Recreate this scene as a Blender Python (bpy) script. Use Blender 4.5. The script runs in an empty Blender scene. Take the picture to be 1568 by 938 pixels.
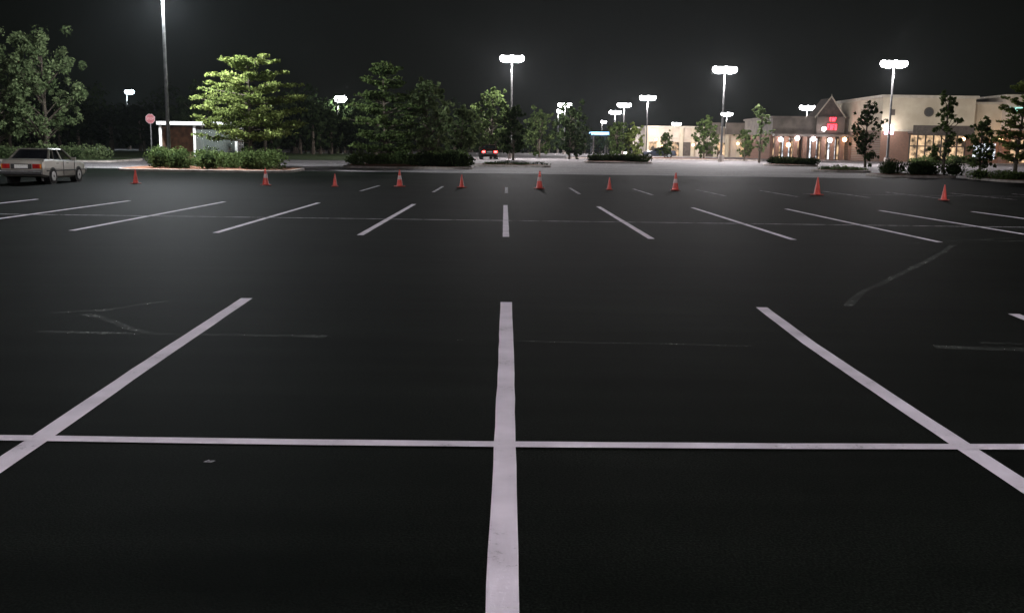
import bpy, math, random
import numpy as np
from mathutils import Matrix, Vector

# ------------------------------------------------------------------ calibration
F=1500.0; CX=784.0; CY=469.0; HCAM=1.65
PITCH=math.atan(241/1500.0); ROLL=math.radians(0.77); YAW=math.radians(-0.42)
R=Matrix.Rotation(YAW,3,'Z')@Matrix.Rotation(math.pi/2-PITCH,3,'X')@Matrix.Rotation(ROLL,3,'Z')
CAM=Vector((0,0,HCAM))
def ray(u,v):
    return R@Vector(((u-CX)/F,-(v-CY)/F,-1.0))
def G(u,v):            # point of the flat lot seen along a bearing
    d=ray(u,v); t=-HCAM/d.z
    return Vector((d.x*t,d.y*t,0))
def hor(u): return 228+0.0135*(u-784)
def gz(y):             # terrain: flat lot, then a gentle rise
    if y<48: return 0.0
    if y<93: return 0.6*(y-48)/45.0
    return 0.6+0.3*min(1,(y-93)/110.0)
def X(u,d):
    r=ray(u,hor(u)); return r.x*d/r.y
def Z(u,v,d):
    r=ray(u,v); return HCAM+r.z*d/r.y
def P(u,d): return (X(u,d),d,gz(d))

# ------------------------------------------------------------------ materials
def newmat(name):
    m=bpy.data.materials.new(name); m.use_nodes=True
    nt=m.node_tree; b=nt.nodes['Principled BSDF']
    return m,nt,b
def noisemat(name,c1,c2,scale=4,rough=.8,bump=0,metal=0,detail=4,lo=.35,hi=.65,spec=.5):
    m,nt,b=newmat(name)
    tc=nt.nodes.new('ShaderNodeTexCoord')
    n=nt.nodes.new('ShaderNodeTexNoise'); n.inputs['Scale'].default_value=scale; n.inputs['Detail'].default_value=detail
    nt.links.new(tc.outputs['Object'],n.inputs['Vector'])
    r=nt.nodes.new('ShaderNodeValToRGB')
    r.color_ramp.elements[0].position=lo; r.color_ramp.elements[1].position=hi
    r.color_ramp.elements[0].color=(*c1,1); r.color_ramp.elements[1].color=(*c2,1)
    nt.links.new(n.outputs['Fac'],r.inputs['Fac']); nt.links.new(r.outputs['Color'],b.inputs['Base Color'])
    b.inputs['Roughness'].default_value=rough; b.inputs['Metallic'].default_value=metal
    b.inputs['Specular IOR Level'].default_value=spec
    if bump:
        bp=nt.nodes.new('ShaderNodeBump'); bp.inputs['Strength'].default_value=bump; bp.inputs['Distance'].default_value=.02
        nt.links.new(n.outputs['Fac'],bp.inputs['Height']); nt.links.new(bp.outputs['Normal'],b.inputs['Normal'])
    return m
def emis(name,c,s):
    m,nt,b=newmat(name)
    b.inputs['Base Color'].default_value=(*[min(1,x) for x in c],1)
    b.inputs['Emission Color'].default_value=(*c,1); b.inputs['Emission Strength'].default_value=s
    try: m.cycles.emission_sampling='NONE'
    except Exception: pass
    return m
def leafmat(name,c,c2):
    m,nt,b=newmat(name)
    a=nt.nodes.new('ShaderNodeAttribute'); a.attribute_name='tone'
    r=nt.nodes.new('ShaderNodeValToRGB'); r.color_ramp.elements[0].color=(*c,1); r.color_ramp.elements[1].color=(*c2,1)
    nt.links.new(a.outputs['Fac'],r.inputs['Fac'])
    df=nt.nodes.new('ShaderNodeBsdfDiffuse'); nt.links.new(r.outputs['Color'],df.inputs['Color'])
    tr=nt.nodes.new('ShaderNodeBsdfTranslucent'); nt.links.new(r.outputs['Color'],tr.inputs['Color'])
    mx=nt.nodes.new('ShaderNodeMixShader'); mx.inputs[0].default_value=.3
    out=nt.nodes['Material Output']
    nt.links.new(df.outputs[0],mx.inputs[1]); nt.links.new(tr.outputs[0],mx.inputs[2]); nt.links.new(mx.outputs[0],out.inputs['Surface'])
    nt.nodes.remove(b)
    return m

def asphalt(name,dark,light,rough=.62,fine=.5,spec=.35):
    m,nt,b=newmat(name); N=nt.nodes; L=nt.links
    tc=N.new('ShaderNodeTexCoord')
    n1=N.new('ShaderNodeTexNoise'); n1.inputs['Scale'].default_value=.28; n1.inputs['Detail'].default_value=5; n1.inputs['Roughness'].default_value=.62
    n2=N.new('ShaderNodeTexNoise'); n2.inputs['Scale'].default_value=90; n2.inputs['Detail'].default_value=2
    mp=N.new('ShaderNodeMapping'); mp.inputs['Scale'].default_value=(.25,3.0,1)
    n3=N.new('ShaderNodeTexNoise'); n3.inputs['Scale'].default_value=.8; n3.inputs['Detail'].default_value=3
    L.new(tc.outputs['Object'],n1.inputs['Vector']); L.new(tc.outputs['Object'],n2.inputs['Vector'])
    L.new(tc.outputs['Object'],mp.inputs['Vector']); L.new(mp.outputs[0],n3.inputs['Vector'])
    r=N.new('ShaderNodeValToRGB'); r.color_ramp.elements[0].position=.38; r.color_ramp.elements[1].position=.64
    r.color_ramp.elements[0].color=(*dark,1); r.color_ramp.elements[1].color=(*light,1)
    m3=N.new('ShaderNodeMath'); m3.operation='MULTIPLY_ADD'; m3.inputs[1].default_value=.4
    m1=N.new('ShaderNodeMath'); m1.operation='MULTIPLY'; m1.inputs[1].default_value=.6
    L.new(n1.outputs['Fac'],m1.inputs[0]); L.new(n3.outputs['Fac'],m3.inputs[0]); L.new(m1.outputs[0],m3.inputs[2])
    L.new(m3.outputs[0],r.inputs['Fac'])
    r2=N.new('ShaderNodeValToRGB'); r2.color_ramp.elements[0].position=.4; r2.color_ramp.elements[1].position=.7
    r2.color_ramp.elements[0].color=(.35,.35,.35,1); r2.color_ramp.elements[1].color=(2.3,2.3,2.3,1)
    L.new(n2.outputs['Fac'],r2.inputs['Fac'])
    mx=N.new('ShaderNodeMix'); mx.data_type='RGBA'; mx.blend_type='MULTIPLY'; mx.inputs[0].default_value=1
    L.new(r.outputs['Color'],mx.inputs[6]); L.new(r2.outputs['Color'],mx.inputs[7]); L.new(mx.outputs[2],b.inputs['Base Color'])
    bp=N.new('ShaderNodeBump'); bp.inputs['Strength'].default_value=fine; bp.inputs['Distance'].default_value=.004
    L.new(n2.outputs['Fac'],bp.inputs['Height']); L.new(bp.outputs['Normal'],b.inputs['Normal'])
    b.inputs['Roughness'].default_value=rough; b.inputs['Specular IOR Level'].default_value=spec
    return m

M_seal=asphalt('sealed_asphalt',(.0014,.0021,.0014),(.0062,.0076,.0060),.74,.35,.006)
M_road=asphalt('old_asphalt',(.09,.083,.085),(.17,.155,.158),.85,.4,.15)
M_grass=noisemat('grass',(.02,.035,.012),(.05,.07,.025),3,.9,.4,spec=.1)
M_earth=noisemat('earth',(.012,.018,.008),(.03,.035,.016),.6,.95,.3,spec=.1)
M_mulch=noisemat('mulch',(.10,.045,.028),(.22,.11,.07),5,.95,.6,spec=.1)
M_conc=noisemat('kerb_concrete',(.22,.19,.17),(.38,.33,.30),3,.85,.2)
M_bark=noisemat('bark',(.03,.022,.015),(.09,.07,.05),9,.9,.5)
M_pole=noisemat('pole_metal',(.06,.06,.06),(.11,.11,.11),6,.5,0,.4)
M_bronze=noisemat('lamp_housing',(.03,.03,.03),(.06,.055,.05),6,.5)
M_lampw=emis('lamp_lens',(1,.97,1.0),60)
M_lampb=emis('lamp_lens_cool',(.7,.88,1.0),22)

def paintmat(name,c,wear,alpha_lo=.3,alpha_hi=.4):
    m,nt,b=newmat(name); N=nt.nodes; L=nt.links
    tc=N.new('ShaderNodeTexCoord')
    n=N.new('ShaderNodeTexNoise'); n.inputs['Scale'].default_value=30; n.inputs['Detail'].default_value=5; n.inputs['Roughness'].default_value=.7
    n2=N.new('ShaderNodeTexNoise'); n2.inputs['Scale'].default_value=2.2; n2.inputs['Detail'].default_value=4
    L.new(tc.outputs['Object'],n.inputs['Vector']); L.new(tc.outputs['Object'],n2.inputs['Vector'])
    r=N.new('ShaderNodeValToRGB'); r.color_ramp.elements[0].position=.3; r.color_ramp.elements[1].position=.7
    r.color_ramp.elements[0].color=(*[x*.72 for x in c],1); r.color_ramp.elements[1].color=(*c,1)
    L.new(n2.outputs['Fac'],r.inputs['Fac']); L.new(r.outputs['Color'],b.inputs['Base Color'])
    b.inputs['Roughness'].default_value=.8; b.inputs['Specular IOR Level'].default_value=.15
    bp=N.new('ShaderNodeBump'); bp.inputs['Strength'].default_value=.5; bp.inputs['Distance'].default_value=.004
    L.new(n.outputs['Fac'],bp.inputs['Height']); L.new(bp.outputs['Normal'],b.inputs['Normal'])
    tr=N.new('ShaderNodeBsdfTransparent'); mx=N.new('ShaderNodeMixShader')
    ma=N.new('ShaderNodeMath'); ma.operation='MULTIPLY_ADD'; ma.inputs[1].default_value=.6
    mb=N.new('ShaderNodeMath'); mb.operation='MULTIPLY'; mb.inputs[1].default_value=.4
    L.new(n2.outputs['Fac'],mb.inputs[0]); L.new(n.outputs['Fac'],ma.inputs[0]); L.new(mb.outputs[0],ma.inputs[2])
    mr=N.new('ShaderNodeMapRange'); mr.inputs['From Min'].default_value=alpha_lo; mr.inputs['From Max'].default_value=alpha_hi
    mr.inputs['To Min'].default_value=1-wear; mr.inputs['To Max'].default_value=1
    L.new(ma.outputs[0],mr.inputs['Value'])
    L.new(mr.outputs[0],mx.inputs[0]); L.new(tr.outputs[0],mx.inputs[1]); L.new(b.outputs[0],mx.inputs[2])
    L.new(mx.outputs[0],N['Material Output'].inputs['Surface'])
    return m
M_paint=paintmat('road_paint',(.80,.73,.81),.5,.32,.42)
M_paint2=paintmat('worn_road_paint',(.45,.43,.46),.9,.38,.55)
M_ghost=paintmat('scuffed_old_paint',(.075,.085,.072),1.0,.40,.62)

# ------------------------------------------------------------------ mesh builder
class MB:
    def __init__(s): s.v=[]; s.f=[]; s.m=[]; s.mats=[]
    def mi(s,mat):
        if mat not in s.mats: s.mats.append(mat)
        return s.mats.index(mat)
    def add(s,vs,fs,mat):
        o=len(s.v); s.v+= [tuple(v) for v in vs]; k=s.mi(mat)
        for f in fs: s.f.append(tuple(i+o for i in f)); s.m.append(k)
    def box(s,c,d,mat,rz=0,taper=1,bevel=0):
        x,y,z=d[0]/2,d[1]/2,d[2]/2
        vs=[(-x,-y,-z),(x,-y,-z),(x,y,-z),(-x,y,-z),(-x*taper,-y*taper,z),(x*taper,-y*taper,z),(x*taper,y*taper,z),(-x*taper,y*taper,z)]
        cs,sn=math.cos(rz),math.sin(rz)
        vs=[(c[0]+a*cs-b*sn,c[1]+a*sn+b*cs,c[2]+e) for a,b,e in vs]
        s.add(vs,[(3,2,1,0),(4,5,6,7),(0,1,5,4),(1,2,6,5),(2,3,7,6),(3,0,4,7)],mat)
    def bx(s,x0,x1,y0,y1,z0,z1,mat):
        s.box(((x0+x1)/2,(y0+y1)/2,(z0+z1)/2),(x1-x0,y1-y0,z1-z0),mat)
    def cone(s,a,b,ra,rb,mat,n=8,caps=True):
        a=Vector(a); b=Vector(b); d=(b-a)
        if d.length<1e-6: return
        d.normalize(); t=d.orthogonal().normalized(); q=d.cross(t)
        vs=[]
        for p,r in((a,ra),(b,rb)):
            for i in range(n):
                an=2*math.pi*i/n; vs.append(p+(t*math.cos(an)+q*math.sin(an))*r)
        fs=[(i,(i+1)%n,n+(i+1)%n,n+i) for i in range(n)]
        if caps: fs+=[tuple(range(n-1,-1,-1)),tuple(range(n,2*n))]
        s.add(vs,fs,mat)
    def ell(s,c,r,mat,n=12,m=7):
        vs=[];fs=[]
        for j in range(m+1):
            ph=-math.pi/2+math.pi*j/m
            for i in range(n):
                th=2*math.pi*i/n
                vs.append((c[0]+r[0]*math.cos(ph)*math.cos(th),c[1]+r[1]*math.cos(ph)*math.sin(th),c[2]+r[2]*math.sin(ph)))
        for j in range(m):
            for i in range(n):
                fs.append((j*n+i,j*n+(i+1)%n,(j+1)*n+(i+1)%n,(j+1)*n+i))
        s.add(vs,fs,mat)
    def obj(s,name,loc=(0,0,0),rz=0,parent=None,smooth=False,bevel=0):
        me=bpy.data.meshes.new(name); me.from_pydata(s.v,[],s.f)
        for m in s.mats: me.materials.append(m)
        me.polygons.foreach_set('material_index',s.m)
        if smooth: me.polygons.foreach_set('use_smooth',[True]*len(s.f))
        me.update()
        o=bpy.data.objects.new(name,me); bpy.context.collection.objects.link(o)
        o.location=loc; o.rotation_euler[2]=rz
        if parent: o.parent=parent
        if bevel:
            b=o.modifiers.new('bevel','BEVEL'); b.width=bevel; b.segments=2; b.limit_method='ANGLE'
        return o
def empty(name,loc=(0,0,0),rz=0):
    o=bpy.data.objects.new(name,None); bpy.context.collection.objects.link(o); o.location=loc; o.rotation_euler[2]=rz
    o.empty_display_size=.3
    return o

# ------------------------------------------------------------------ ground sheets
def sheet(name,x0,x1,ys,mat,off):
    mb=MB(); xs=np.linspace(x0,x1,5)
    vs=[(x,y,gz(y)+off) for y in ys for x in xs]; n=len(xs)
    fs=[(j*n+i,j*n+i+1,(j+1)*n+i+1,(j+1)*n+i) for j in range(len(ys)-1) for i in range(n-1)]
    mb.add(vs,fs,mat); return mb.obj(name)
sheet('ground',-1500,1500,[-600,-50,0,48,60,75,93,120,160,203,400,2500],M_earth,0)
sheet('old_asphalt_road',-70,110,[57,75,93,120,160,203],M_road,.004)
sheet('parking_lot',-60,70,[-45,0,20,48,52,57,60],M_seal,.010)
sheet('grass_verge',-90,-8,[84,93,110,140],M_grass,.012)

# ------------------------------------------------------------------ painted lines
rnd=random.Random(3)
def strip(mb,pts,w,z,mat,jit=.0025,step=.3):
    pts=[Vector((p[0],p[1],0)) for p in pts]; fine=[]
    for a,b in zip(pts[:-1],pts[1:]):
        n=max(2,int((b-a).length/step))
        for i in range(n): fine.append(a.lerp(b,i/n))
    fine.append(pts[-1])
    vs=[]
    for i,p in enumerate(fine):
        d=(fine[min(i+1,len(fine)-1)]-fine[max(i-1,0)]).normalized(); n=Vector((-d.y,d.x,0))
        vs.append((p+n*(w/2+rnd.uniform(-jit,jit)))+Vector((0,0,z))); vs.append((p-n*(w/2+rnd.uniform(-jit,jit)))+Vector((0,0,z)))
    mb.add(vs,[(2*i,2*i+1,2*i+3,2*i+2) for i in range(len(fine)-1)],mat)
mb=MB(); ZP=.0125
strip(mb,[G(378,458),G(215,567),G(58,676),G(-80,768)],.125,ZP,M_paint)
strip(mb,[G(775,464),G(775,560),G(773,683),G(771,800),G(769,960),G(768,1090)],.122,ZP,M_paint)
strip(mb,[G(1166,472),G(1240,528),G(1352,604),G(1478,688),G(1600,768)],.122,ZP,M_paint)
strip(mb,[G(1552,482),G(1700,540)],.12,ZP,M_paint)
strip(mb,[G(-400,668),G(0,673),G(400,679),G(772,683),G(1200,686),G(1568,687),G(1900,689)],.105,ZP+.0015,M_paint)
x0=G(775,340).x; yn=G(775,363).y; yf=G(775,315).y; yc=G(775,338.5).y
for k in range(-6,8):
    strip(mb,[(x0+2.745*k,yn+rnd.uniform(-.12,.12)),(x0+2.745*k+rnd.uniform(-.05,.05),yf+rnd.uniform(-.15,.15))],.125,ZP,M_paint)
strip(mb,[(-20,yc),(22,yc)],.11,ZP+.0015,M_paint2)
y3=G(773,296).y; y3f=G(773,287).y
for k in range(-2,9):
    strip(mb,[(x0+2.745*k,y3),(x0+2.745*k,y3f)],.12,ZP,M_paint2)
strip(mb,[(x0+12,(y3+y3f)/2),(x0+26,(y3+y3f)/2)],.1,ZP+.0015,M_paint2)
mb.obj('painted_parking_lines')
mb=MB()
for pts,w in [(((60,509),(200,512),(340,514),(500,517)),.10),(((80,480),(160,476),(256,462)),.09),(((130,482),(155,488),(180,497),(205,506),(235,513)),.09),
          (((1430,533),(1500,535),(1600,537)),.13),(((1500,368),(1540,370),(1600,369)),.12),(((1300,470),(1310,456),(1320,448),(1345,438),(1370,425),(1396,412),(1420,400),(1442,388),(1460,376)),.10),
          (((1500,526),(1600,529)),.08),(((700,522),(900,526),(1150,531)),.03),(((1380,374),(1568,364)),.05)]:
    strip(mb,[G(*p) for p in pts],w,ZP-.001,M_ghost,.02)
mb.obj('tyre_marks')
mb=MB(); p=G(321,709); mb.add([(p.x-.03,p.y-.015,.013),(p.x+.015,p.y-.02,.013),(p.x+.03,p.y+.008,.013),(p.x-.01,p.y+.02,.014)],[(0,1,2,3)],M_paint2); mb.obj('litter_scrap')

# ------------------------------------------------------------------ kerbed islands
def island(name,x0,x1,y0,y1,top,r=1.5,h=.14):
    pts=[]
    r=min(r,(x1-x0)/2-.05,(y1-y0)/2-.05)
    for cx,cy,a0 in((x1-r,y0+r,-90),(x1-r,y1-r,0),(x0+r,y1-r,90),(x0+r,y0+r,180)):
        for i in range(7):
            a=math.radians(a0+15*i); pts.append((cx+r*math.cos(a),cy+r*math.sin(a)))
    cx=(x0+x1)/2; cy=(y0+y1)/2; n=len(pts)
    def ins(p,k): 
        d=Vector((p[0]-cx,p[1]-cy)); 
        return (cx+d.x*(1-k/max(1,(x1-x0)/2)),cy+d.y*(1-k/max(.5,(y1-y0)/2)))
    mb=MB(); vs=[]
    for p in pts: vs.append((p[0],p[1],gz(p[1])-.02))
    for p in pts: vs.append((p[0],p[1],gz(p[1])+h))
    for p in pts: q=ins(p,.16); vs.append((q[0],q[1],gz(q[1])+h+.01))
    fs=[(i,(i+1)%n,n+(i+1)%n,n+i) for i in range(n)]+[(n+i,n+(i+1)%n,2*n+(i+1)%n,2*n+i) for i in range(n)]
    mb.add(vs,fs,M_conc)
    vs=[(ins(p,.16)[0],ins(p,.16)[1],gz(ins(p,.16)[1])+h+.008) for p in pts]+[(cx,cy,gz(cy)+h+.12)]
    mb.add(vs,[(i,(i+1)%n,n) for i in range(n)],top)
    return mb.obj(name)
island('planting_island',X(165,56),X(440,56),56,62,M_mulch)
island('planting_island',X(520,66),X(722,66),66,73,M_mulch)
island('planting_island',X(722,72),X(845,72),72.5,75,M_mulch,.8)
island('planting_island',X(-90,71),X(172,71),70.5,78,M_grass)
island('planting_island',X(898,86),X(1003,86),86,90,M_mulch)
island('planting_island',X(1178,85),X(1256,85),84,88,M_mulch)
island('planting_island',X(1352,62),X(1480,62),62,66,M_mulch)
island('planting_island',X(1255,70),X(1345,70),70,73,M_mulch)
island('planting_island',X(1520,58),X(1680,58),56,62,M_mulch)
island('planting_island',X(870,110),X(1180,110),112,115,M_mulch)

# ------------------------------------------------------------------ foliage
GREEN=leafmat('leaves_green',(.018,.032,.011),(.095,.13,.045))
BRIGHT=leafmat('leaves_bright',(.035,.055,.014),(.19,.225,.07))
PALE=leafmat('leaves_pale',(.03,.052,.02),(.18,.225,.105))
DARK=leafmat('leaves_dark',(.006,.012,.005),(.035,.05,.02))
def leafquads(rng,C,RR,T,n,size,shell=.5):
    idx=rng.integers(0,len(C),n)
    d=rng.normal(size=(n,3)); d/=np.linalg.norm(d,axis=1)[:,None]
    rr=rng.random(n)**shell
    p=C[idx]+d*RR[idx]*rr[:,None]
    nrm=rng.normal(size=(n,3)); nrm[:,2]+=.6; nrm/=np.linalg.norm(nrm,axis=1)[:,None]
    t=np.cross(nrm,rng.normal(size=(n,3))); t/=np.linalg.norm(t,axis=1)[:,None]; b=np.cross(nrm,t)
    s=size*(.5+rng.random(n))[:,None]
    V=np.stack([p-t*s*.5,p-b*s*.3,p+t*s*.5,p+b*s*.3],1).reshape(-1,3)
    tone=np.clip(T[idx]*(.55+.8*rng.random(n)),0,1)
    return V,tone
def foliage_obj(name,mb,V,tone,mat,loc=(0,0,0)):
    nb=len(mb.v); nf=len(mb.f)
    if mat not in mb.mats: mb.mats.append(mat)
    k=mb.mats.index(mat); n=len(V)//4
    me=bpy.data.meshes.new(name)
    verts=mb.v+[tuple(x) for x in V.tolist()]
    faces=mb.f+[(nb+4*i,nb+4*i+1,nb+4*i+2,nb+4*i+3) for i in range(n)]
    me.from_pydata(verts,[],faces)
    for m in mb.mats: me.materials.append(m)
    me.polygons.foreach_set('material_index',mb.m+[k]*n)
    at=me.attributes.new('tone','FLOAT','FACE'); at.data.foreach_set('value',[.5]*nf+tone.tolist())
    me.update(); o=bpy.data.objects.new(name,me); bpy.context.collection.objects.link(o); o.location=loc
    return o
def tree(name,u,d,vtop,wpx,style,seed,n=7000,leaf=.2,mat=GREEN,cb=.22,ub=None):
    rng=np.random.default_rng(seed); rn=random.Random(seed)
    x,y,z=P(u,d); H=Z(u,vtop,d)-z; Rr=wpx/F*d/2
    mb=MB(); C=[];RR=[];T=[]
    segs=6; p=Vector((0,0,-.1)); pts=[p]
    for i in range(segs): 
        p=p+Vector((rn.uniform(-.03,.03)*H*.3,rn.uniform(-.03,.03)*H*.3,H*.93/segs)); pts.append(p)
    r0=.018*H+.03
    for i in range(segs): mb.cone(pts[i],pts[i+1],r0*(1-.8*i/segs),r0*(1-.8*(i+1)/segs),M_bark,8,False)
    def trunk(zz):
        t=max(0,min(.999,zz/(H*.93)))*segs; i=int(t); return pts[i].lerp(pts[i+1],t-i)
    if style in('layered','airy'): prof=lambda t:(.80+.20*math.sin(min(1,t*2.2)*math.pi/2))*(1-max(0,t-.35)**1.35*1.35)
    elif style=='conifer': prof=lambda t:1.02-.95*t
    elif style=='slim': prof=lambda t:.5+.5*math.sin(math.pi*min(1,t*1.1+.1))
    else: prof=lambda t:math.sqrt(max(.04,1-(1.75*t-.8)**2))
    if style in('layered','conifer','airy'):
        tiers={'layered':9,'conifer':11,'airy':7}[style]
        for i in range(tiers):
            t=(i+.3)/tiers; pr=prof(t)
            nb=int((9 if style!='airy' else 8)*pr+3); a0=rn.random()*6.28
            for j in range(nb):
                a=a0+6.28*j/nb+rn.uniform(-.35,.35); ln=Rr*pr*rn.uniform(.62,1.12)
                zz=H*(cb+(1-cb)*(t+rn.uniform(-.028,.028)))
                s=trunk(zz-.05*H); e=Vector((math.cos(a)*ln,math.sin(a)*ln,zz+(.03*H*rn.uniform(-.3,1.3))))
                mb.cone(s,e,r0*.28*(1-.5*t),.012,M_bark,5,False)
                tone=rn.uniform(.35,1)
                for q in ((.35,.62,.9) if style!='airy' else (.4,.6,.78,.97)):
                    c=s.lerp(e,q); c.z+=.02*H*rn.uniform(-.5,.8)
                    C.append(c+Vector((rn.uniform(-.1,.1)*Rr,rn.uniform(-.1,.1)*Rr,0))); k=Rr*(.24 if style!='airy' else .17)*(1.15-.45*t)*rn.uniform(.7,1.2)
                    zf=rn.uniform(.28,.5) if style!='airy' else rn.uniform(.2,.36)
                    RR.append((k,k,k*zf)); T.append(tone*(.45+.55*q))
        for q in (.84,.9,.96): C.append(Vector((pts[-1].x+rn.uniform(-.1,.1)*Rr,pts[-1].y,H*q))); RR.append((Rr*.18,Rr*.18,H*.03)); T.append(.85)
    else:
        nc=46 if style=='round' else 26
        for i in range(nc):
            t=(i+rn.random())/nc; pr=prof(t)
            a=rn.random()*6.28; q=rn.random()**.45; ln=Rr*pr*q*.92*rn.uniform(.85,1.12)
            zz=H*(cb+(1-cb)*.96*t)
            e=Vector((math.cos(a)*ln,math.sin(a)*ln,zz)); s=trunk(max(.15*H,zz-ln*.9))
            mb.cone(s,e,r0*.3,.015,M_bark,5,False)
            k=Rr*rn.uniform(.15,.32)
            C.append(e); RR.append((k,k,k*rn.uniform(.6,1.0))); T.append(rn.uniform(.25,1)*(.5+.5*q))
            for _ in range(2):
                o=Vector((rn.gauss(0,1),rn.gauss(0,1),rn.gauss(0,1)))*k*.9
                C.append(e+o); kk=k*rn.uniform(.3,.55); RR.append((kk,kk,kk)); T.append(rn.uniform(.3,1))
    V,tn=leafquads(rng,np.array([tuple(c) for c in C]),np.array(RR),np.array(T),n,leaf,.55)
    return foliage_obj(name,mb,V,tn,mat,(x,y,z+.12))
def hedge(name,u0,u1,d,vtop,dep,seed,mat=DARK,n=None,leaf=.12,irr=.25):
    rng=np.random.default_rng(seed); x0=X(u0,d);x1=X(u1,d); um=(u0+u1)/2
    H=Z(um,vtop,d)-gz(d); L=x1-x0
    m=max(6,int(L*dep*.9)); C=[];RR=[];T=[]
    for i in range(m):
        cx=x0+.3+(L-.6)*(i+rng.random())/m; cy=d+rng.random()*dep; h=H*(1-irr*rng.random())
        C.append((cx,cy,gz(cy)+.1+h*.45)); RR.append((.55+.35*rng.random(),.6,h*.52)); T.append(.3+.7*rng.random())
    n=n or int(L*dep*260)
    mb=MB(); C=np.array(C); RR=np.array(RR)
    for c,r in zip(C[::3],RR[::3]): mb.ell(c,(r[0]*.6,r[1]*.6,r[2]*.7),DARK,8,5)
    V,tn=leafquads(rng,C,RR,np.array(T),n,leaf,.3)
    return foliage_obj(name,mb,V,tn,mat)

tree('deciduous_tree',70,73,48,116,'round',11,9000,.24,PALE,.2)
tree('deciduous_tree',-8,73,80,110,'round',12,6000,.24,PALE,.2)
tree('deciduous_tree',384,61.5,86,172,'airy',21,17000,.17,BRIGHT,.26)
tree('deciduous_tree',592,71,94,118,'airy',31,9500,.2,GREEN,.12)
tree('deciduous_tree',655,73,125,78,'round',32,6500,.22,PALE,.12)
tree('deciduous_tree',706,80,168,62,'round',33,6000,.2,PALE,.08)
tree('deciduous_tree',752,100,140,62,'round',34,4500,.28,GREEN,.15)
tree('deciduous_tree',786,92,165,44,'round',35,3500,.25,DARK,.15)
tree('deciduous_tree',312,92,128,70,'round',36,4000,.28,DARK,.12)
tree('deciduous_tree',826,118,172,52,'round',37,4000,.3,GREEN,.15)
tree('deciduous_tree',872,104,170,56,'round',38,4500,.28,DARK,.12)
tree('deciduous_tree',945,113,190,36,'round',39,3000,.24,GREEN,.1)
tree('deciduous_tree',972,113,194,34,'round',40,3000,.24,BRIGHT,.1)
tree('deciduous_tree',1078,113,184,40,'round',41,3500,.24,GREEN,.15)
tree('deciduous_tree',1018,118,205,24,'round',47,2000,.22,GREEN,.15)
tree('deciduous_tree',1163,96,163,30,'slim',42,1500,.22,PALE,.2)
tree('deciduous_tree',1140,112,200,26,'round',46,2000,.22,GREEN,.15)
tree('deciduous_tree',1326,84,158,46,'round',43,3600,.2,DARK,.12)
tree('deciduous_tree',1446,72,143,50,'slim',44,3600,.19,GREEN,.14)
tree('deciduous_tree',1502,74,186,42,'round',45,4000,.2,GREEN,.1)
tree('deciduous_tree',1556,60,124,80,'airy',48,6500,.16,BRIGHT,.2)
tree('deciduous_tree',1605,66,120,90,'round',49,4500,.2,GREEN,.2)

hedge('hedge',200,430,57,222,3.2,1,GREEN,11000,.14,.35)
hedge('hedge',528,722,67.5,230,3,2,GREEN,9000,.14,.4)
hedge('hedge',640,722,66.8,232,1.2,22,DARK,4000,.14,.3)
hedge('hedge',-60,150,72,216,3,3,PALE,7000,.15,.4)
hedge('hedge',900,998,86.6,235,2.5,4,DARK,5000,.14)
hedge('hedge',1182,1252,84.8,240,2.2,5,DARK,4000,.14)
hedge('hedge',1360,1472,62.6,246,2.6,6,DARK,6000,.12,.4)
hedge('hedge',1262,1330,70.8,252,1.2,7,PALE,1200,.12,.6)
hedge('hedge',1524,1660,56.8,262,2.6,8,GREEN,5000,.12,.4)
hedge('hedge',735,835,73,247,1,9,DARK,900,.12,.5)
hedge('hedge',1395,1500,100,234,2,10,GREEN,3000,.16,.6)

# distant woods (one object)
rng=np.random.default_rng(77); C=[];RR=[];T=[]; mb=MB()
def wood(u0,u1,d,v0,v1,n):
    for i in range(n):
        u=u0+(u1-u0)*rng.random(); dd=d+rng.random()*25; top=Z(u,v0+(v1-v0)*rng.random(),dd)
        x=X(u,dd); g=gz(dd); w=2+2.4*rng.random(); tn=.15+.8*rng.random()
        mb.cone((x,dd,g-.1),(x,dd,top*.7),.25,.1,M_bark,6,False)
        for k in range(9):
            f=(k+.5)/9; C.append((x+rng.normal()*w*.5,dd+rng.normal()*w*.5,g+1.0+(top-g-1.2)*f)); r=w*(.35+.6*math.sin(f*2.8))*.6
            RR.append((r,r,r*.8)); T.append(tn*(.6+.4*rng.random()))
wood(-150,480,115,120,180,60); wood(420,760,125,140,195,40); wood(700,960,190,185,212,26); wood(960,1200,215,195,215,18)
V,tn=leafquads(rng,np.array(C),np.array(RR),np.array(T),60000,.6,.5)
foliage_obj('distant_trees',mb,V,tn,DARK)

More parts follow.
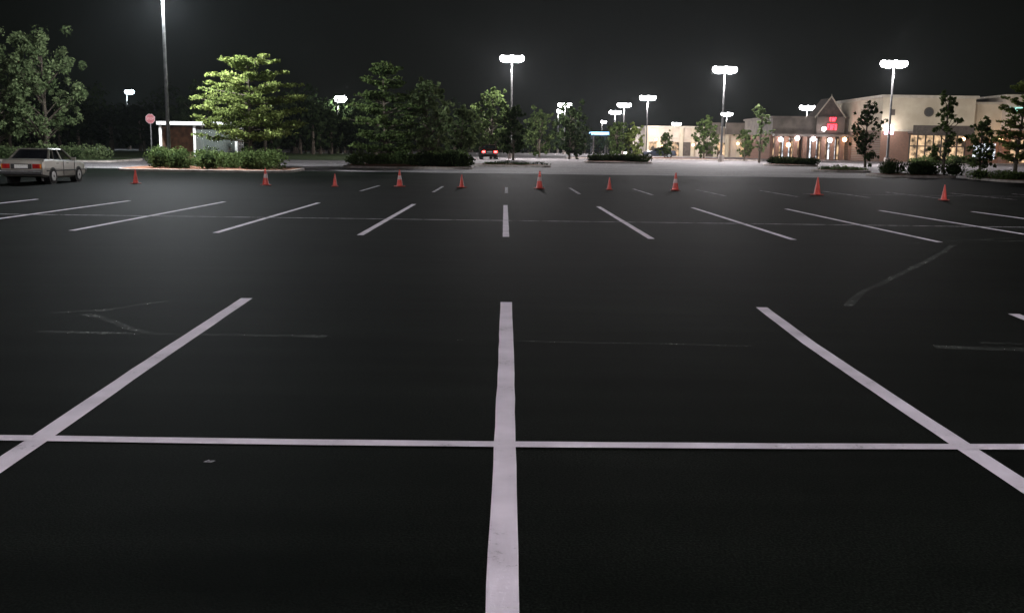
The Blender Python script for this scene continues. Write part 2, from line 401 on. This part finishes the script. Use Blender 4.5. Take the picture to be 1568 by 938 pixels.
# ------------------------------------------------------------------ lamps
def lamp(u=None,v=None,d=None,power=8000,heads=2,rot=0,name='street_lamp',pos=None,col=(1,.96,.97),mat=None,size=1.0):
    mat=mat or M_lampw
    if pos: x,y=pos[0],pos[1]; z=gz(y); top=pos[2]
    else:
        x,y,z=P(u,d); top=Z(u,v,d)-z
        x=ray(u,v).x*d/ray(u,v).y
    e=empty(name,(x,y,z),rot)
    mb=MB(); mb.cone((0,0,-.1),(0,0,.7),.3,.28,M_conc,14); mb.box((0,0,.72),(.4,.4,.05),M_pole); mb.cone((0,0,.7),(0,0,top),.12,.07,M_pole,10)
    mb.obj('pole',parent=e,smooth=False)
    offs=[-.55,.55] if heads==2 else [.4]
    mb=MB(); mb.bx(min(offs+[0]),max(offs+[0]),-.05,.05,top+.12,top+.24,M_pole)
    for o in offs: 
        mb.box((o*1.0,0,top+.28),(.9*size,.7*size,.14),M_bronze,0,.8)
    mb.obj('arm_and_housings',parent=e)
    mb=MB()
    for o in offs: 
        mb.box((o,0,top+.10),(1.0*size,.85*size,.22),mat,0,.95)
        mb.ell((o,0,top-.02),(.56*size,.5*size,.36*size),mat,16,9)
        for q in(-.28,.28): mb.ell((o+q*size,0,top+.02),(.42*size,.45*size,.34*size),mat,14,8)  # lens bulk enlarged to imitate the lamp's glare
    mb.obj('lens',parent=e,smooth=True)
    li=bpy.data.lights.new('lamp_light','POINT'); li.energy=power; li.color=col; li.shadow_soft_size=.35
    lo=bpy.data.objects.new('lamp_light',li); bpy.context.collection.objects.link(lo); lo.parent=e; lo.location=(0,0,top-.95)
    return e
lamp(248,-22,58.5,24000,col=(.90,.96,1))
lamp(784,90,102,20000)
lamp(1110,107,100,20000)
lamp(1369,98,92,11000)
lamp(992,150,150,16000)
lamp(956,161,178,9000)
lamp(942,172,205,8000)
lamp(865,161,180,9000)
lamp(855,170,205,5000,1)
lamp(1236,165,160,6000)
lamp(1113,175,215,6000)
lamp(1036,190,260,4000)
lamp(922,187,260,3000,1)
lamp(517,152,140,5000,1,size=1.25)
lamp(194,141,150,3000,1,mat=M_lampb,col=(.8,.95,1))
# unseen lamps: inferred behind the viewer, added beside it to even the line brightness
lamp(pos=(3,-8,10.5),power=6500,col=(1,.95,1))
lamp(pos=(-21,20,10.5),power=6500,col=(1,.97,1))
lamp(pos=(22,21,10.5),power=4500,col=(1,.97,1))

# ------------------------------------------------------------------ thin scattering volume added on the far side for lamp halos
mb=MB(); m=bpy.data.materials.new('lamp_halo_haze'); m.use_nodes=True; nt=m.node_tree; nt.nodes.remove(nt.nodes['Principled BSDF'])
vs=nt.nodes.new('ShaderNodeVolumeScatter'); vs.inputs['Density'].default_value=.00013; vs.inputs['Anisotropy'].default_value=.2
vs.inputs['Color'].default_value=(.90,.96,1,1)
nt.links.new(vs.outputs[0],nt.nodes['Material Output'].inputs['Volume'])
mb.bx(-150,180,51,330,-1,60,m); mb.obj('added_halo_mist')

# ------------------------------------------------------------------ cones
M_or=noisemat('cone_orange',(.66,.055,.04),(.80,.095,.065),6,.45)
M_wh=noisemat('reflective_collar',(.6,.4,.4),(.8,.55,.55),8,.4)
M_blk=noisemat('cone_base_rubber',(.25,.03,.02),(.4,.06,.04),8,.7)
def cone(u,v,h,collar):
    p=G(u,v); mb=MB(); k=h/.7
    mb.box((0,0,.02),(.36*k,.36*k,.035),M_blk,.3)
    prof=[(.035,.135),(.06,.125),(.30,.088),(.30,.0885),(.46,.062),(.46,.0615),(.66,.03),(.70,.024)]
    for i in range(len(prof)-1):
        a,b=prof[i],prof[i+1]
        if b[0]-a[0]<.001: continue
        m=M_wh if(collar and i==3) else M_or
        mb.cone((0,0,a[0]*k),(0,0,b[0]*k),a[1]*k,b[1]*k,m,18,i==len(prof)-2)
    mb.obj('traffic_cone',(p.x,p.y,.010),rnd.random()*1.5)
for u,v,h,c in[(208,281.5,.60,0),(407,284,.72,1),(513,286,.52,0),(612,286,.70,1),(707,287.5,.54,0),(826,289,.74,1),(933,291,.52,0),(1034,292,.74,1),(1251,299,.70,0),(1445,307,.56,0)]:
    cone(u,v,h,c)

# ------------------------------------------------------------------ cars
M_glass=noisemat('car_glass',(.01,.012,.014),(.02,.022,.025),2,.08)
M_tyre=noisemat('tyre_rubber',(.012,.012,.012),(.025,.025,.025),20,.85)
M_rim=noisemat('wheel_rim',(.3,.3,.3),(.45,.45,.45),10,.35,0,.7)
M_blackpl=noisemat('black_trim',(.015,.015,.015),(.03,.03,.03),10,.6)
M_tail=noisemat('tail_lens',(.25,.01,.01),(.4,.02,.02),10,.2)
M_amb=noisemat('indicator_lens',(.5,.16,.02),(.6,.2,.03),10,.2)
M_plate=noisemat('number_plate',(.5,.5,.48),(.7,.7,.66),30,.5)
M_tailon=emis('tail_lamp_lit',(1,.03,.03),25)
M_headon=emis('head_lamp_lit',(1,.95,.85),25)
M_hl=noisemat('head_lamp_glass',(.4,.4,.4),(.6,.6,.6),10,.15)
def carpaint(name,c): return noisemat(name,[x*.85 for x in c],c,1.5,.28,0,.35)
def car(name,loc,rz,paint,lit=None):
    e=empty(name,loc,rz)
    st=[(-2.22,.46,.80,.74),(-2.17,.32,.93,.80),(-2.0,.28,.985,.835),(-1.35,.24,1.0,.85),(-.5,.22,.955,.855),(.6,.22,.93,.855),(1.0,.23,.91,.85),(1.7,.25,.87,.835),(2.1,.28,.81,.80),(2.2,.42,.72,.74)]
    mb=MB(); vs=[]
    for y,zb,zt,w in st:
        mid=(zb+zt)/2
        for s,zz in((-.9,zb),(-1,zb+.08),(-1.0,mid),(-.985,zt-.07),(-.93,zt-.012),(-.5,zt+.01),(.5,zt+.01),(.93,zt-.012),(.985,zt-.07),(1.0,mid),(1,zb+.08),(.9,zb)): vs.append((s*w,y,zz))
    n=12; fs=[(j*n+i,j*n+(i+1)%n,(j+1)*n+(i+1)%n,(j+1)*n+i) for j in range(len(st)-1) for i in range(n)]
    fs+=[tuple(range(n)),tuple(range(len(st)*n-1,(len(st)-1)*n-1,-1))]
    mb.add(vs,fs,paint); mb.obj('body',parent=e)
    b=[(-.76,-1.5,.97),(.76,-1.5,.97),(.77,.92,.90),(-.77,.92,.90)]; t=[(-.59,-.98,1.375),(.59,-.98,1.375),(.60,.22,1.37),(-.60,.22,1.37)]
    mb=MB(); mb.add(b+t,[(0,1,5,4),(1,2,6,5),(2,3,7,6),(3,0,4,7)],M_glass); mb.obj('windows',parent=e)
    mb=MB()
    for i in range(4): mb.cone(b[i],t[i],.052,.04,paint,6)
    for s in(-1,1):
        mb.cone((s*.775,-.28,.93),(s*.61,-.34,1.37),.035,.03,paint,6); mb.cone((s*.775,-1.05,.95),(s*.605,-.80,1.37),.04,.04,paint,6)
        mb.cone((s*.78,-1.5,.955),(s*.785,.92,.905),.025,.025,M_blackpl,6)
    rv=[(-.62,-1.04,1.36),(.62,-1.04,1.36),(.63,.27,1.355),(-.63,.27,1.355),(-.52,-.92,1.41),(.52,-.92,1.41),(.53,.12,1.405),(-.53,.12,1.405)]
    mb.add(rv,[(3,2,1,0),(4,5,6,7),(0,1,5,4),(1,2,6,5),(2,3,7,6),(3,0,4,7)],paint); mb.obj('roof_and_pillars',parent=e)
    mb=MB()
    for y in(-1.32,1.28):
        for s in(-1,1):
            mb.cone((s*.60,y,.30),(s*.857,y,.30),.365,.365,M_blackpl,24)
            mb.cone((s*.66,y,.31),(s*.875,y,.31),.31,.30,M_tyre,24)
            mb.cone((s*.87,y,.31),(s*.882,y,.31),.20,.19,M_rim,16)
            mb.cone((s*.88,y,.31),(s*.888,y,.31),.06,.05,M_blackpl,8)
    mb.obj('wheels',parent=e)
    mb=MB()
    mb.bx(-.80,.80,-2.34,-2.12,.40,.56,M_blackpl); mb.bx(-.80,.80,2.10,2.32,.38,.54,M_blackpl)
    for z0,z1,m in((.50,.53,M_rim),): mb.bx(-.79,.79,-2.348,-2.335,z0,z1,m)
    mb.bx(-.26,.26,-2.245,-2.22,.63,.77,M_plate); mb.bx(-.40,.40,-2.235,-2.19,.60,.80,M_blackpl)
    for s in(-1,1):
        a,c=(.44,.73) if s>0 else(-.73,-.44)
        mb.bx(a,c,-2.245,-2.16,.62,.80,M_tailon if lit=='rear' else M_tail)
        mb.bx(s*.735-.045,s*.735+.045,-2.24,-2.10,.62,.80,M_amb)
        mb.bx(a,c,2.12,2.225,.55,.70,M_headon if lit=='front' else M_hl)
        mb.bx(s*.862-.012,s*.862+.012,-1.9,1.9,.50,.545,M_blackpl)
        mb.bx(s*.86-.008,s*.86+.008,-.29,-.275,.30,.93,M_blackpl); mb.bx(s*.86-.008,s*.86+.008,.86,.875,.45,.90,M_blackpl)
        mb.box((s*.90,.72,.98),(.16,.10,.12),paint)
        for yy in(-.95,.05): mb.bx(s*.868-.012,s*.868+.012,yy,yy+.18,.80,.825,M_blackpl)
    mb.bx(-.42,.42,2.14,2.215,.56,.69,M_blackpl)
    mb.obj('bumpers_lights_trim',parent=e,bevel=.01)
    return e
silver=carpaint('silver_paint',(.32,.30,.26)); darkp=carpaint('dark_red_paint',(.05,.008,.008)); white=carpaint('white_paint',(.6,.6,.58)); blue=carpaint('dark_blue_paint',(.04,.05,.08))
pc=G(64,283); car('parked_car',(pc.x-.86,pc.y+2.25,.010),math.radians(2),silver)
def pc2(u,d,rz,p,lit): 
    x,y,z=P(u,d); car('parked_car',(x,y,z+.005),math.radians(rz),p,lit)
pc2(748,100,4,darkp,'rear'); pc2(966,128,170,white,'front'); pc2(1010,135,80,blue,None)

# ------------------------------------------------------------------ stop sign
x,y,z=P(232,66); zc=Z(232,182,66)-z
M_red=noisemat('sign_red',(.11,.025,.028),(.15,.035,.04),6,.6); M_signw=noisemat('sign_white',(.20,.15,.15),(.25,.2,.2),6,.5)
e=empty('stop_sign',(x,y,z)); mb=MB(); mb.box((0,0,zc/2),(.06,.04,zc+.3),M_pole); mb.obj('post',parent=e)
mb=MB()
for rr,yy,m in((.33,-.03,M_signw),(.305,-.036,M_red)):
    mb.add([(rr*math.cos(math.radians(22.5+45*i)),yy,zc+rr*math.sin(math.radians(22.5+45*i))) for i in range(8)]+[(rr*math.cos(math.radians(22.5+45*i)),yy+.006,zc+rr*math.sin(math.radians(22.5+45*i))) for i in range(8)],
      [tuple(range(8)),tuple(range(15,7,-1))]+[(i,(i+1)%8,8+(i+1)%8,8+i) for i in range(8)],m)
mb.obj('octagonal_plate',parent=e)
cu=bpy.data.curves.new('lettering','FONT'); cu.body='STOP'; cu.size=.2; cu.align_x='CENTER'; cu.align_y='CENTER'; cu.materials.append(M_signw)
t=bpy.data.objects.new('lettering',cu); bpy.context.collection.objects.link(t); t.parent=e; t.location=(0,-.040,zc); t.rotation_euler[0]=math.pi/2

# ------------------------------------------------------------------ bus shelter
d=66; xa=X(250,d); xb=X(367,d); z=gz(d); Ht=Z(300,187,d)-z
M_swh=noisemat('shelter_white',(.45,.45,.43),(.6,.6,.57),3,.5); M_brown=noisemat('brown_panel',(.07,.035,.02),(.17,.085,.045),3,.8)
m,nt,b=newmat('shelter_glass'); b.inputs['Base Color'].default_value=(.09,.10,.09,1); b.inputs['Roughness'].default_value=.25; b.inputs['Alpha'].default_value=.45; M_sg=m
e=empty('bus_shelter',((xa+xb)/2,d,z)); w=(xb-xa)/2
mb=MB(); mb.bx(-w-.1,w+.1,-.9,1.1,Ht-.22,Ht,M_swh)
for px in(-w+.06,-w+2.3,w-.05): mb.bx(px-.08,px+.08,-.7,-.55,0,Ht-.22,M_swh); mb.bx(px-.06,px+.06,.9,1.02,0,Ht-.22,M_swh)
mb.obj('roof_and_posts',parent=e,bevel=.02)
mb=MB(); mb.bx(-w+.12,-w+2.2,.93,.97,.1,Ht-.3,M_brown); mb.bx(-w-.0,-w+.03,-.53,.89,.1,Ht-.3,M_brown)
mb.bx(-w+2.4,w-.12,-.62,-.60,.2,Ht-.3,M_sg); mb.bx(w-.04,w-.02,-.53,.89,.2,Ht-.3,M_sg); mb.bx(-w+.5,w-.5,.35,.8,.5,.56,M_brown); mb.obj('panels_and_bench',parent=e)
mb=MB()
for i in range(4): mb.bx(-w+.5+i*(2*w-1)/3-.03,-w+.5+i*(2*w-1)/3+.03,.5,.6,0,.5,M_pole)
mb.obj('bench_legs',parent=e)

# ------------------------------------------------------------------ buildings
M_cream=noisemat('cream_stucco',(.33,.285,.215),(.43,.375,.29),.6,.9,.1)
M_cream2=noisemat('cream_stucco_warm',(.34,.285,.235),(.44,.375,.31),.6,.9,.1)
M_cap=noisemat('parapet_cap',(.30,.27,.22),(.38,.34,.28),2,.7)
M_dk=noisemat('dark_trim',(.03,.022,.018),(.06,.045,.038),3,.6)
M_brn=noisemat('brown_facade',(.06,.05,.043),(.105,.088,.075),1,.85)
def brick():
    m,nt,b=newmat('brick'); t=nt.nodes.new('ShaderNodeTexBrick'); tc=nt.nodes.new('ShaderNodeTexCoord'); mp=nt.nodes.new('ShaderNodeMapping')
    mp.inputs['Rotation'].default_value[0]=math.pi/2
    t.inputs['Color1'].default_value=(.15,.07,.045,1); t.inputs['Color2'].default_value=(.11,.05,.035,1); t.inputs['Mortar'].default_value=(.18,.15,.12,1); t.inputs['Scale'].default_value=2.2
    nt.links.new(tc.outputs['Object'],mp.inputs[0]); nt.links.new(mp.outputs[0],t.inputs['Vector']); nt.links.new(t.outputs['Color'],b.inputs['Base Color']); b.inputs['Roughness'].default_value=.9
    return m
M_brick=brick()
def winmat(name,c,s):
    m,nt,b=newmat(name); tc=nt.nodes.new('ShaderNodeTexCoord'); n=nt.nodes.new('ShaderNodeTexNoise'); n.inputs['Scale'].default_value=1.3; n.inputs['Detail'].default_value=4
    nt.links.new(tc.outputs['Object'],n.inputs['Vector']); mr=nt.nodes.new('ShaderNodeMapRange'); mr.inputs['From Min'].default_value=.40; mr.inputs['From Max'].default_value=.62
    mr.inputs['To Min'].default_value=.03*s; mr.inputs['To Max'].default_value=s
    nt.links.new(n.outputs['Fac'],mr.inputs['Value']); b.inputs['Base Color'].default_value=(.02,.02,.02,1); b.inputs['Emission Color'].default_value=(*c,1); b.inputs['Roughness'].default_value=.1
    nt.links.new(mr.outputs[0],b.inputs['Emission Strength'])
    try: m.cycles.emission_sampling='NONE'
    except Exception: pass
    return m
M_ww=winmat('lit_shop_window_warm',(1,.66,.38),1.1); M_wc=winmat('lit_shop_window_cool',(.85,.92,1),2.2)
M_redsign=emis('red_neon',(1,.03,.05),7); M_pinksign=emis('pink_sign',(1,.6,.75),5); M_bulb=emis('wall_lamp_bulb',(1,.9,.95),25); M_bulbw=emis('wall_lamp_bulb_warm',(1,.6,.3),14)
M_bluesign=emis('blue_canopy_light',(.25,.5,1),3); M_teal=emis('teal_sign',(.4,.9,.8),1.2)
def plight(e,loc,pw,col=(1,.95,.9),r=.15,name='wall_and_fill_light'):
    li=bpy.data.lights.new(name,'POINT'); li.energy=pw; li.color=col; li.shadow_soft_size=r
    lo=bpy.data.objects.new(name,li); bpy.context.collection.objects.link(lo); lo.parent=e; lo.location=loc

# supermarket (right)
D=125; g=gz(D); e=empty('supermarket_building',(0,D,g)); hx=lambda u:X(u,D); hz=lambda u,v:Z(u,v,D)-g
mb=MB(); a,b_=hx(1342),hx(1482); T1=hz(1400,151)
mb.bx(a,b_,-1,18,hz(1400,200),T1,M_cream); mb.bx(a+.01,b_-.01,-.98,18,-.3,hz(1400,200),M_brick)
mb.bx(a-.25,b_+.25,-1.3,18.2,T1,T1+.35,M_cap); mb.bx(a-.1,b_+.1,-1.12,-1.002,hz(1400,200)-.15,hz(1400,200)+.1,M_cap)
c=b_; f=hx(1528); T2=hz(1500,160)
mb.bx(c+.003,f-.003,0,18,2.9,T2,M_cream); mb.bx(c+.003,f-.003,.02,18,-.3,2.9,M_brick); mb.bx(c+.01,f-.01,-.2,18.3,T2,T2+.28,M_cap)
h=hx(1640); T3=hz(1550,150)
mb.bx(f,h,-1,18,hz(1550,200),T3,M_cream2); mb.bx(f+.01,h-.01,-.98,18,-.3,hz(1550,200),M_brick); mb.bx(f-.25,h+.25,-1.3,18.2,T3,T3+.35,M_cap)
mb.obj('walls',parent=e)
mb=MB(); mx=hx(1412); zz=hz(1412,172)
mb.cone((mx,-1.0,zz),(mx,-1.10,zz),.60,.60,M_dk,24); mb.cone((mx,-1.09,zz),(mx,-1.13,zz),.45,.45,M_blackpl,24)
mb.obj('round_vent',parent=e)
mb=MB()
wx=hx(1386)
mb.bx(wx,b_-1,-1.06,-1.0,.1,3.3,M_ww)
for i in range(8): xx=wx+i*(b_-1-wx)/7; mb.bx(xx-.09,xx+.09,-1.12,-1.062,.0,3.35,M_dk)
mb.bx(wx,b_-1,-1.11,-1.063,1.9,2.05,M_dk)
mb.bx(wx-.3,b_-.7,-2.6,-1.07,3.5,3.75,M_dk); mb.bx(wx-.3,b_-.7,-2.64,-2.6,3.3,4.5,M_dk)
for i in range(4): xx=c+.6+i*(f-c-1)/4; mb.bx(xx,xx+.7,-.04,-.0,.5,2.4,M_wc)
mb.bx(f+1,h-1,-1.06,-1.0,.1,3.0,M_ww)
mb.bx(hx(1355),hx(1361),-1.05,-1.0,hz(1357,177),hz(1357,168),M_dk)
mb.obj('windows_and_awning',parent=e)
mb=MB(); mb.bx(hx(1533),hx(1552),-1.14,-1.0,hz(1545,171),hz(1545,165),M_teal); mb.bx(hx(1347),hx(1360),-1.2,-1.0,hz(1352,206),hz(1352,200),M_pinksign)
mb.ell((hx(1352),-1.6,hz(1352,195)),(.42,.4,.3),M_bulb); mb.ell((hx(1522),-1.4,hz(1522,215)),(.3,.2,.3),M_bulbw)
mb.ell((hx(1466),-1.4,hz(1466,213)),(.2,.2,.2),M_bulbw)
mb.obj('signs_and_wall_lamps',parent=e)
plight(e,(hx(1352),-2.6,hz(1352,197)),260); plight(e,(hx(1412),-9,5.5),650,(1,.93,.8)); plight(e,(hx(1500),-6,5.5),200,(1,.9,.8)); plight(e,(hx(1560),-6,5),260,(1,.88,.78)); plight(e,(hx(1522),-2.2,hz(1522,217)),120,(1,.6,.35))  # lights without a bulb are unseen fills added to brighten the facade

# strip mall with gable
D=136; g=gz(D); e=empty('strip_mall_building',(0,D,g)); hx=lambda u:X(u,D); hz=lambda u,v:Z(u,v,D)-g
mb=MB(); a=hx(1181); b_=hx(1302); c=hx(1342); T1=hz(1220,181); T2=hz(1320,166)
mb.bx(a,b_-.003,0,16,3.4,T1,M_brn); mb.bx(b_,c+3,-.8,16,3.4,T2,M_brn); mb.bx(a-.2,b_-.25,-.25,16.2,T1,T1+.25,M_brn); mb.bx(b_-.2,c+3.2,-1.05,16.2,T2,T2+.28,M_cap)
mb.bx(a,c+3,.9,15.9,-.3,3.4,M_brick)
n=11
for i in range(n+1):
    xx=a+.3+(c-a-.6)*i/n; mb.bx(xx-.28,xx+.28,-1.6,-1.05,-.2,3.1,M_brick)
mb.bx(a-.2,c+.4,-1.9,-.81,3.1,3.42,M_dk)
mb.obj('walls_and_columns',parent=e)
mb=MB(); gx=hx(1266); gw=1.9; gp=hz(1266,150)
mb.add([(gx-gw,-.5,T1+.26),(gx+gw,-.5,T1+.26),(gx,-.5,gp),(gx-gw,4,T1+.26),(gx+gw,4,T1+.26),(gx,4,gp)],[(0,1,2),(3,5,4),(0,3,4,1),(1,4,5,2),(2,5,3,0)],M_dk)
for s in(-1,1): mb.cone((gx+s*(gw+.2),-.6,T1+.1),(gx,-.6,gp+.15),.09,.09,M_cap,6)
mb.cone((gx,-.6,gp),(gx,-.6,gp+.5),.06,.03,M_cap,6)
mb.bx(gx-gw,gx+gw,-.9,-.26,3.5,T1+.2,M_brn)
mb.obj('entrance_gable',parent=e)
mb=MB()
for i in range(n):
    xx=a+.3+(c-a-.6)*(i+.5)/n; m=(M_ww,M_wc,M_ww,M_dk,M_wc)[i%5]; mb.bx(xx-.5,xx+.5,.84,.898,.1,2.9,m)
mb.obj('shop_windows',parent=e)
mb=MB()
def letters(x,z,w,h,n,y):
    for i in range(n):
        xx=x+w*i/n; s=w/n*.7
        mb.bx(xx,xx+s*.3,y-.12,y,z,z+h,M_redsign)
        if i%2==0: mb.bx(xx+s*.3,xx+s,y-.12,y,z+h*.8,z+h,M_redsign); mb.bx(xx+s*.3,xx+s*.8,y-.12,y,z+h*.4,z+h*.58,M_redsign)
        else: mb.bx(xx+s*.7,xx+s,y-.12,y,z,z+h,M_redsign); mb.bx(xx+s*.3,xx+s*.7,y-.12,y,z,z+h*.2,M_redsign)
letters(hx(1261),hz(1268,199),1.3,.75,4,-1.0); letters(hx(1264),hz(1268,186),.9,.5,3,-1.0); letters(hx(1306),hz(1312,200),1.1,.6,4,-.85)
mb.obj('red_signs',parent=e)
mb=MB()
for u,v,m in((1188,214,M_bulb),(1213,212,M_bulb),(1237,213,M_bulb),(1252,198,M_bulb),(1262,215,M_bulb),(1284,214,M_bulbw),(1200,222,M_bulbw),(1300,222,M_bulbw),(1334,205,M_bulbw)):
    mb.ell((hx(u),-2.1,hz(u,v)),(.30,.22,.30),m,8,5)
mb.obj('canopy_lamps',parent=e)
for u,pw,cc in((1195,110,(1,.9,.8)),(1225,130,(1,.95,.95)),(1255,150,(1,.95,.95)),(1285,110,(1,.75,.55)),(1322,90,(1,.65,.5))): plight(e,(hx(u),-3.2,2.9),pw,cc)

# low retail building
D=160; g=gz(D); e=empty('low_retail_building',(0,D,g)); hx=lambda u:X(u,D); hz=lambda u,v:Z(u,v,D)-g
mb=MB(); a=hx(990); b_=hx(1182); T1=hz(1040,196)
mb.bx(a,b_,0,20,-.3,T1,M_cream2); mb.bx(a-.2,b_+.2,-.3,20.2,T1,T1+.3,M_cap)
mb.bx(a-.003,b_+.003,-.06,-.003,T1*.62,T1*.62+.18,M_cap)
for i in range(12):
    xx=a+(b_-a)*i/11; mb.bx(xx-.3,xx+.3,-.25,-.065,-.3,T1-.01,M_cream)
for u0,u1 in((1078,1100),(1108,1140)): mb.bx(hx(u0),hx(u1),-.9,-.26,T1-.9,T1+.9,M_brn)
mb.obj('walls',parent=e)
mb=MB()
for i in range(11):
    xx=a+(b_-a)*(i+.5)/11
    if i%3!=1: mb.bx(xx-.6,xx+.6,-.05,-.01,.1,2.3,(M_ww,M_dk)[i%2])
mb.obj('doors_and_windows',parent=e)
mb=MB()
for u,v in((1003,214),(1012,224),(1060,222),(1128,220)): mb.ell((hx(u),-.6,hz(u,v)),(.2,.2,.2),M_bulbw,8,5)
mb.obj('wall_lamps',parent=e)
for u in(1005,1065,1140): plight(e,(hx(u),-6,4),430,(1,.84,.70))  # unseen fills added in front to brighten the wall

# petrol station canopy far away
D=200; g=gz(D); e=empty('gas_station_canopy',(0,D,g)); hx=lambda u:X(u,D); hz=lambda u,v:Z(u,v,D)-g
mb=MB(); mb.bx(hx(906),hx(934),0,7,hz(915,206),hz(915,202),M_bluesign)
for u in(909,931): 
    for yy in(1,6): mb.bx(hx(u)-.15,hx(u)+.15,yy-.15,yy+.15,-.2,hz(915,206),M_dk)
mb.obj('canopy',parent=e)

# ------------------------------------------------------------------ night sky
w=bpy.data.worlds.new('World'); bpy.context.scene.world=w; w.use_nodes=True; nt=w.node_tree; bg=nt.nodes['Background']
tc=nt.nodes.new('ShaderNodeTexCoord'); sp=nt.nodes.new('ShaderNodeSeparateXYZ'); nt.links.new(tc.outputs['Generated'],sp.inputs[0])
r=nt.nodes.new('ShaderNodeValToRGB'); r.color_ramp.elements[0].position=0; r.color_ramp.elements[1].position=.22
r.color_ramp.elements[0].color=(.0026,.0034,.0022,1); r.color_ramp.elements[1].color=(.0007,.0010,.0006,1)
nt.links.new(sp.outputs['Z'],r.inputs['Fac']); nt.links.new(r.outputs['Color'],bg.inputs['Color']); bg.inputs['Strength'].default_value=1

# ------------------------------------------------------------------ camera
cd=bpy.data.cameras.new('camera'); co=bpy.data.objects.new('camera',cd); bpy.context.collection.objects.link(co)
co.location=CAM; co.rotation_euler=R.to_euler(); cd.sensor_width=36; cd.lens=36*F/1568; cd.clip_start=.05; cd.clip_end=5000
sc=bpy.context.scene; sc.camera=co
sc.view_settings.view_transform='Standard'; sc.view_settings.look='None'; sc.view_settings.exposure=0
